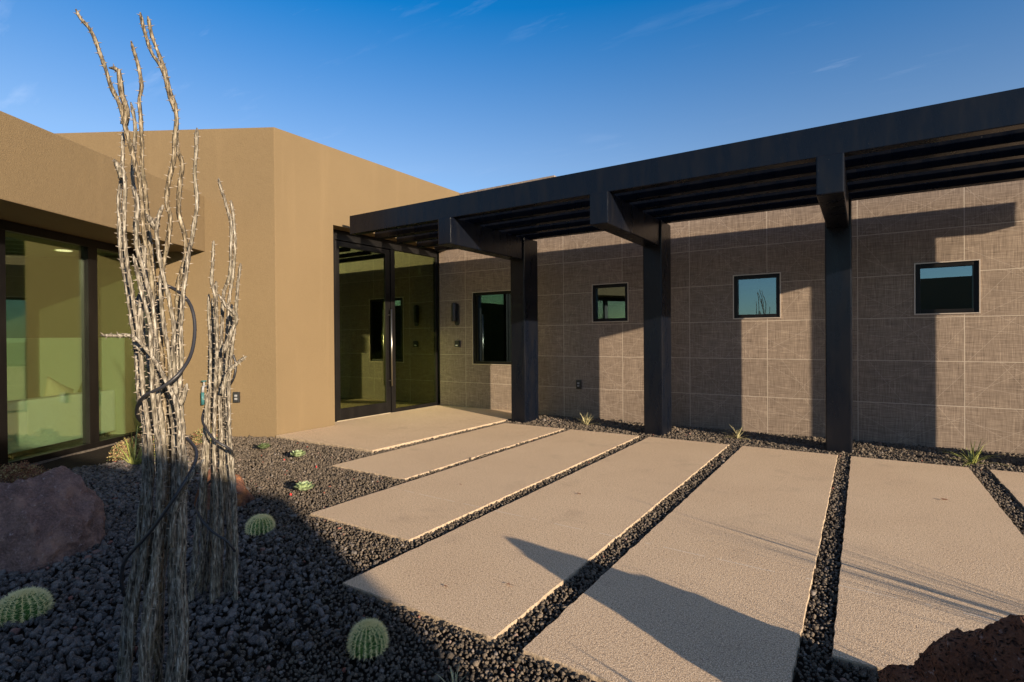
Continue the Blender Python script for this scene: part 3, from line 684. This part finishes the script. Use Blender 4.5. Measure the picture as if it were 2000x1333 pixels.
# ------------------------------------------------------------------ cacti, rosettes, tufts
def barrel():
    t = thing("barrel_cactus", (0, 0, 0), "", "cactus", "golden barrel cacti in the dark gravel")
    ribs, nz = 20, 18; bm = BM(); rings = []; prof = []
    for i in range(nz+1):
        a = -0.45+(math.pi/2+.45)*i/nz; prof.append((math.cos(a)**.85 if a < math.pi/2-.01 else .02, .45+.52*math.sin(a)))
    for r, z in prof:
        rings.append([bm.verts.new((.5*r*(1-.075*(1-math.cos(k*math.pi))) * math.cos(math.pi*k/ribs), .5*r*(1-.075*(1-math.cos(k*math.pi)))*math.sin(math.pi*k/ribs), z*.92)) for k in range(2*ribs)])
    for a, b_ in zip(rings, rings[1:]):
        for k in range(2*ribs): bm.faces.new((a[k], a[(k+1) % (2*ribs)], b_[(k+1) % (2*ribs)], b_[k]))
    bm.faces.new(rings[-1]); obj("body", bm, M_CACT, t)
    sp = BM(); rd = random.Random(3)
    for k in range(ribs):
        a = 2*math.pi*k/ribs
        for i in range(1, nz+1):
            r, z = prof[i]; p = V((.5*r*math.cos(a), .5*r*math.sin(a), z*.92)); nrm = V((math.cos(a)*r, math.sin(a)*r, (z-.45)*1.1)).normalized()
            for q in range(8 if i < 15 else 12):
                d = (nrm*rd.uniform(.5, 1)+V((rd.uniform(-1, 1), rd.uniform(-1, 1), rd.uniform(-1, 1)))*.75).normalized(); L = rd.uniform(.08, .16)*(.7 if i > 14 else 1); c = d.orthogonal().normalized()*.0075; e = d.cross(c).normalized()*.0075
                vs = [sp.verts.new(p+c), sp.verts.new(p-c*.5+e), sp.verts.new(p-c*.5-e), sp.verts.new(p+d*L)]
                for f in ((0, 1, 3), (1, 2, 3), (2, 0, 3)): sp.faces.new([vs[j] for j in f])
    obj("spines", sp, M_SPINE, t)
    return t
def dup(root, loc, scale, rz, label):
    r = root.copy(); COL.objects.link(r); r.location = loc; r.scale = scale; r.rotation_euler = (0, 0, rz); r["label"] = label
    for ch in list(root.children):
        c = ch.copy(); COL.objects.link(c); c.parent = r
        for g in ch.children: d = g.copy(); COL.objects.link(d); d.parent = c
    return r
c0 = barrel(); c0.location = (-3.60, 2.24, GND); c0.scale = (.17, .17, .155); c0["label"] = "farthest round barrel cactus beside the shorter ocotillo"
dup(c0, (-1.82, 1.63, GND), (.152, .152, .165), 1.0, "round barrel cactus in front of the long slabs, nearest to the paving")
dup(c0, (-3.50, .92, GND), (.195, .195, .165), 2.2, "widest barrel cactus, at the left edge below the purple boulder")

def rosette():
    bm = BM(); rd = random.Random(5)
    for ring, (n_, L, up, w) in enumerate(((8, .085, .35, .034), (7, .07, .9, .034), (5, .045, 1.6, .028))):
        for k in range(n_):
            a = 2*math.pi*(k+.5*ring)/n_+rd.uniform(-.15, .15); d = V((math.cos(a), math.sin(a), 0)); sd = V((-d.y, d.x, 0)); rows = []
            for i in range(6):
                t_ = i/5; ww = w*math.sin(math.pi*min(1, .18+.78*t_))**.7*(1 if i < 5 else .25); c = d*(L*t_*math.cos(up*.5)) + V((0, 0, L*t_*math.sin(up*.5)+.012*t_*t_+.012))
                rows.append([bm.verts.new(c-sd*ww+V((0, 0, .012))), bm.verts.new(c), bm.verts.new(c+sd*ww+V((0, 0, .012)))])
            for a_, b_ in zip(rows, rows[1:]):
                for q in (0, 1): bm.faces.new((a_[q], a_[q+1], b_[q+1], b_[q])).smooth = True
    bmesh.ops.solidify(bm, geom=bm.faces, thickness=.003)
    return obj("rosette_succulent", bm, M_ROSE, loc=(0, 0, 0), smooth=True)
r0 = rosette(); G1 = "pale rosette succulents in the sunlit gravel"
for i, (x, y, s_, lb) in enumerate(((-6.14, 3.88, .85, "pale green rosette nearest the stucco corner"), (-5.36, 3.80, .95, "pale green rosette midway between stucco corner and nearest slab tip"), (-4.12, 2.98, .95, "pale green rosette nearest the barrel cacti, with a red emitter"))):
    o = r0 if i == 0 else r0.copy()
    if i: COL.objects.link(o)
    o.location = (x, y, .0); o.scale = (s_*1.1, s_*1.1, s_*1.5); o.rotation_euler = (0, 0, i*1.3); tag(o, lb, "succulent", G1)
for i, (x, y, s_, lb) in enumerate(((-4.20, 2.90, 1.1, "red drip emitter beside the rosette nearest the barrel cacti"), (-5.47, 3.70, .8, "red drip emitter beside the middle rosette"), (-4.88, 3.68, .7, "tiny red drip emitter between the rosettes and the second slab"))):
    b_ = BM(); bmesh.ops.create_cone(b_, cap_ends=True, segments=10, radius1=.010*s_, radius2=.007*s_, depth=.022*s_, matrix=Matrix.Translation((x, y, -.008))); tube(b_, [(x, y, -.001), (x, y, .006)], .003, 6)
    tag(obj("drip_emitter", b_, M_RED), lb, "drip emitter", "red drip emitters")

def tuft(name, x, y, n_, L, spread, w, mat, label, cat, seed, z=-.02, group=None, droop=.5):
    rd = random.Random(seed); bm = BM()
    for k in range(n_):
        a = rd.uniform(0, 2*math.pi); el = rd.uniform(spread[0], spread[1]); l = L*rd.uniform(.55, 1.1); d = V((math.cos(a)*math.cos(el), math.sin(a)*math.cos(el), math.sin(el))); sd = V((-math.sin(a), math.cos(a), 0))
        b0 = V((x, y, z))+V((rd.uniform(-1, 1), rd.uniform(-1, 1), 0))*L*.06; rows = []
        for i in range(8):
            t_ = i/7; c = b0+d*l*t_-V((0, 0, 1))*l*droop*t_**2.4*(1-math.sin(el)*.6); ww = w*(1-t_**1.6)+.0005
            rows.append([bm.verts.new(c-sd*ww), bm.verts.new(c-V((0, 0, ww*.5))), bm.verts.new(c+sd*ww)])
        for a_, b_ in zip(rows, rows[1:]):
            for q in (0, 1): bm.faces.new((a_[q], a_[q+1], b_[q+1], b_[q])).smooth = True
    return tag(obj(name, bm, mat), label, cat, group)
GT = "small grassy tufts along the tile wall"
tuft("grass_tuft", -3.61, 7.70, 34, .30, (.5, 1.4), .006, M_BLADE2, "spiky grass tuft at the tile wall between first and second post", "grass tuft", 1, group=GT)
tuft("grass_tuft", -1.40, 7.66, 36, .30, (.3, 1.3), .006, M_BLADE2, "spiky grass tuft at the tile wall between second and third post", "grass tuft", 2, group=GT)
tuft("grass_tuft", .97, 7.42, 40, .36, (.2, 1.3), .006, M_BLADE, "greenest spiky tuft at the right end of the tile wall", "grass tuft", 3, group=GT)
tuft("yucca", -6.72, 2.72, 30, .62, (.25, 1.35), .009, M_BLADE, "arching yellow green yucca blades left of the tall ocotillo by the window", "yucca", 4, droop=.6)
tuft("grass_tuft", -1.33, 1.62, 26, .13, (.3, 1.4), .003, M_BLADE2, "dry sprig of grass at the bottom edge before the long slabs", "grass tuft", 6)
tuft("yucca", 1.95, 2.92, 120, .95, (.55, 1.5), .0035, M_BLADE, "tall yucca with thin blades to the right of the slabs", "yucca", 7, droop=.35)
tuft("yucca", 1.45, 1.95, 70, .72, (.7, 1.5), .003, M_BLADE, "smaller fine-leaved yucca close to the rusty boulder", "yucca", 17, droop=.3)
tuft("agave", .95, 1.45, 16, .5, (.5, 1.3), .022, M_ROSE, "spiky agave beside the rusty boulder", "agave", 8, droop=.1)

def shrub(x, y, r, h_, n_, mats, label, seed, leaf=.016):
    rd = random.Random(seed); bm = BM()
    for k in range(n_):
        a = rd.uniform(0, 6.283); e = rd.uniform(0, 1.5); q = rd.uniform(.35, 1)**.5*(1+.25*noise.noise(V((math.cos(a)*2, math.sin(a)*2, seed))))
        p = V((x+math.cos(a)*math.cos(e)*r*q, y+math.sin(a)*math.cos(e)*r*q, -.02+math.sin(e)*h_*q)); d = V((rd.uniform(-1, 1), rd.uniform(-1, 1), rd.uniform(-.3, 1))).normalized(); s_ = d.orthogonal().normalized(); s_.rotate(Matrix.Rotation(rd.uniform(0, 6), 3, d)); L = leaf*rd.uniform(.6, 1.5)
        f = bm.faces.new([bm.verts.new(p), bm.verts.new(p+d*L*.5+s_*L*.28), bm.verts.new(p+d*L), bm.verts.new(p+d*L*.5-s_*L*.28)]); f.material_index = rd.choice(range(len(mats)))
    for k in range(24):
        a = rd.uniform(0, 6.283); e = rd.uniform(.2, 1.5); tube(bm, [(x, y, -.04), (x+math.cos(a)*math.cos(e)*r*.85, y+math.sin(a)*math.cos(e)*r*.85, -.02+math.sin(e)*h_*.85)], [.004, .0015], 4, mi=0)
    return tag(obj("shrub", bm, mats), label, "shrub")
shrub(-7.18, 2.95, .30, .24, 5200, [M_SHRUB2, M_SHRUB2, M_SHRUB, M_SHRUB3], "low tan and red shrub under the window behind the tall ocotillo", 1)
shrub(-6.75, 1.72, .30, .20, 4200, [M_SHRUB, M_SHRUB, M_SHRUB2], "dark red brown shrub between the big window and the purple boulder", 2)
shrub(-7.30, 3.78, .17, .20, 2600, [M_SHRUB3, M_SHRUB2, M_SHRUB], "small green and tan shrub against the stucco wall behind the ocotillos", 3)

for i, (x, y, sz) in enumerate(((-1.62, 2.45, .02), (-2.05, 4.2, .022), (-5.7, 4.95, .02), (-5.2, 5.3, .018), (-3.1, 3.9, .016), (.55, 5.6, .025), (-.75, 4.6, .014), (-1.9, 2.25, .02))):
    b_ = BM(); rd = random.Random(i); pts = []
    for k in range(7):
        a = 2*math.pi*k/7; rr = sz*(.5+.5*rd.random())*(1.6 if k % 3 == 0 else .8); pts.append(b_.verts.new((x+rr*math.cos(a), y+rr*.5*math.sin(a), .006+.008*rd.random()+(.012 if x < -4.95 else 0))))
    b_.faces.new(pts); bmesh.ops.triangulate(b_, faces=b_.faces)
    tag(obj("leaf_fragment", b_, M_SHRUB), "tiny dark dry leaf fragment lying on the tan slabs", "leaf", "dry leaf fragments on the slabs")

# ------------------------------------------------------------------ boulders
def boulder(name, c, r, mat, label, seed, rough=.12, cuts=(), sub=6, rot=0., pk=1.0):
    bm = BM(); bmesh.ops.create_icosphere(bm, subdivisions=sub, radius=1); off = V((seed*5.3, seed*2.1, 0)); rd = random.Random(seed); cuts = list(cuts)+[((rd.uniform(-1, 1), rd.uniform(-1, .4), rd.uniform(-.1, 1)), rd.uniform(.76, .92)) for _ in range(16)]; R = Matrix.Rotation(rot, 3, 'Z')
    for v in bm.verts:
        p = v.co.copy()
        for (n_, h_) in cuts:
            n_ = V(n_).normalized(); e = p.dot(n_)-h_
            if e > 0: p -= n_*e*.9
        q = p.normalized()
        d = rough*(1.2*noise.noise(q*1.6+off)+.55*noise.noise(q*3.7+off)+.28*noise.noise(q*8+off)+.18*noise.noise(q*17+off)+.10*noise.noise(q*36+off)*pk+.05*noise.noise(q*70+off)*pk)
        p = p*(1+d); p = V((p.x*r[0], p.y*r[1], p.z*r[2])); v.co = V(c)+R @ p
    bmesh.ops.delete(bm, geom=[v for v in bm.verts if v.co.z < -.12], context='VERTS')
    return tag(obj(name, bm, mat, smooth=True), label, "boulder")
ang = math.atan2(cr.y, cr.x)
boulder("boulder", (-4.53, 1.21, .08), (.44, .36, .455), M_ROCK_A, "large purple brown boulder at the left edge", 1, .13, [((.75, -.15, .62), .66), ((.1, -.9, .35), .72), ((-.2, -.2, 1), .93), ((.9, -.4, 0), .86)], rot=ang)
boulder("boulder", (.43, 2.12, .06), (.37, .38, .465), M_ROCK_B, "pitted rusty boulder in the lower right corner", 2, .15, [((-.85, -.1, .55), .62), ((-.3, -.9, .3), .7), ((.1, .9, .4), .72), ((.3, 0, 1), .9)], rot=ang, pk=1.8)
boulder("boulder", (-4.44, 2.44, .02), (.22, .17, .28), M_ROCK_C, "small rust red boulder behind the shorter ocotillo", 3, .22, [((.8, -.3, .6), .75)], sub=5, rot=ang)

# ------------------------------------------------------------------ neighbouring wing behind the camera (casts the long shade, mirrored in the windows)
gw = thing("garage_wing", (5, -5, 0), "tan stucco garage wing behind the viewpoint", "building")
bm = BM(); prism(bm, [(-.9+1.3, -3.25), (9.3, -2.44), (9.9, -8), (.4, -8.6)], -.12, 3.0, .01); obj("wall", bm, M_STUCCO, gw)
bm = BM(); prism(bm, [(1.7, -4.6), (2.7, -4.5), (2.8, -6), (1.7, -6)], 3.0, 3.07, .01); obj("parapet", bm, M_STUCCO, gw)

# ------------------------------------------------------------------ light
el = math.atan(.207); S = V((.931, -.365, .207)).normalized()
sun = bpy.data.lights.new("sun", 'SUN'); so_ = bpy.data.objects.new("sun", sun); COL.objects.link(so_)
sun.energy = 3.8; sun.angle = math.radians(.5); sun.color = (1., .82, .60)
so_.rotation_euler = S.to_track_quat('Z', 'Y').to_euler(); so_.location = (8, -6, 6)
w = bpy.data.worlds.new("World"); SC.world = w; w.use_nodes = True; nt = w.node_tree; bg = nt.nodes["Background"]
sky = nt.nodes.new("ShaderNodeTexSky"); sky.sky_type = 'NISHITA'; sky.sun_disc = False; sky.sun_elevation = el
sky.sun_rotation = math.atan2(S.x, S.y); sky.altitude = 900; sky.air_density = 1.0; sky.dust_density = .55; sky.ozone_density = 3.0
tc = nt.nodes.new("ShaderNodeTexCoord")
sp = nt.nodes.new("ShaderNodeSeparateXYZ"); nt.links.new(tc.outputs["Generated"], sp.inputs[0])
zc = math_(nt, 'MAXIMUM', sp.outputs[2], .06)
cb = nt.nodes.new("ShaderNodeCombineXYZ"); nt.links.new(math_(nt, 'DIVIDE', sp.outputs[0], zc), cb.inputs[0]); nt.links.new(math_(nt, 'DIVIDE', sp.outputs[1], zc), cb.inputs[1])
mp = nt.nodes.new("ShaderNodeMapping"); mp.inputs["Scale"].default_value = (1.0, 4.2, 1); mp.inputs["Rotation"].default_value = (0, 0, .35); nt.links.new(cb.outputs[0], mp.inputs[0])
cl = noise_(nt, mp.outputs[0], 1.1, 7, .62); cl2 = noise_(nt, cb.outputs[0], .75, 2, .5)
msk = math_(nt, 'MULTIPLY', ramp(nt, cl, [(.55, (0, 0, 0)), (.78, (1, 1, 1))]), ramp(nt, cl2, [(.46, (0, 0, 0)), (.68, (1, 1, 1))]))
hs = nt.nodes.new("ShaderNodeHueSaturation"); tz = math_(nt, 'DIVIDE', math_(nt, 'SUBTRACT', sp.outputs[2], .30), .22, clamp=True)
tq = math_(nt, 'DIVIDE', math_(nt, 'SUBTRACT', sp.outputs[2], .57), .1, clamp=True)  # unseen zenith greyed and brightened to add neutral fill light
nt.links.new(math_(nt, 'SUBTRACT', math_(nt, 'ADD', .99, math_(nt, 'MULTIPLY', tz, .33)), math_(nt, 'MULTIPLY', tq, .55)), hs.inputs["Saturation"]); nt.links.new(math_(nt, 'ADD', math_(nt, 'ADD', .80, math_(nt, 'MULTIPLY', tz, .10)), math_(nt, 'MULTIPLY', tq, .08)), hs.inputs["Value"]); hs.inputs["Hue"].default_value = .503; nt.links.new(sky.outputs[0], hs.inputs["Color"])
colr = mixc(nt, math_(nt, 'MULTIPLY', msk, .35), hs.outputs[0], (4.5, 4.8, 5.6))
nt.links.new(colr, bg.inputs[0]); bg.inputs[1].default_value = .09
SC.view_settings.view_transform = 'Standard'; SC.view_settings.look = 'None'; SC.view_settings.exposure = 1.42; SC.view_settings.gamma = 1
SC.view_settings.use_curve_mapping = False
SC.cycles.max_bounces = 10; SC.cycles.transparent_max_bounces = 12; SC.cycles.use_denoising = True; SC.cycles.sample_clamp_indirect = 30
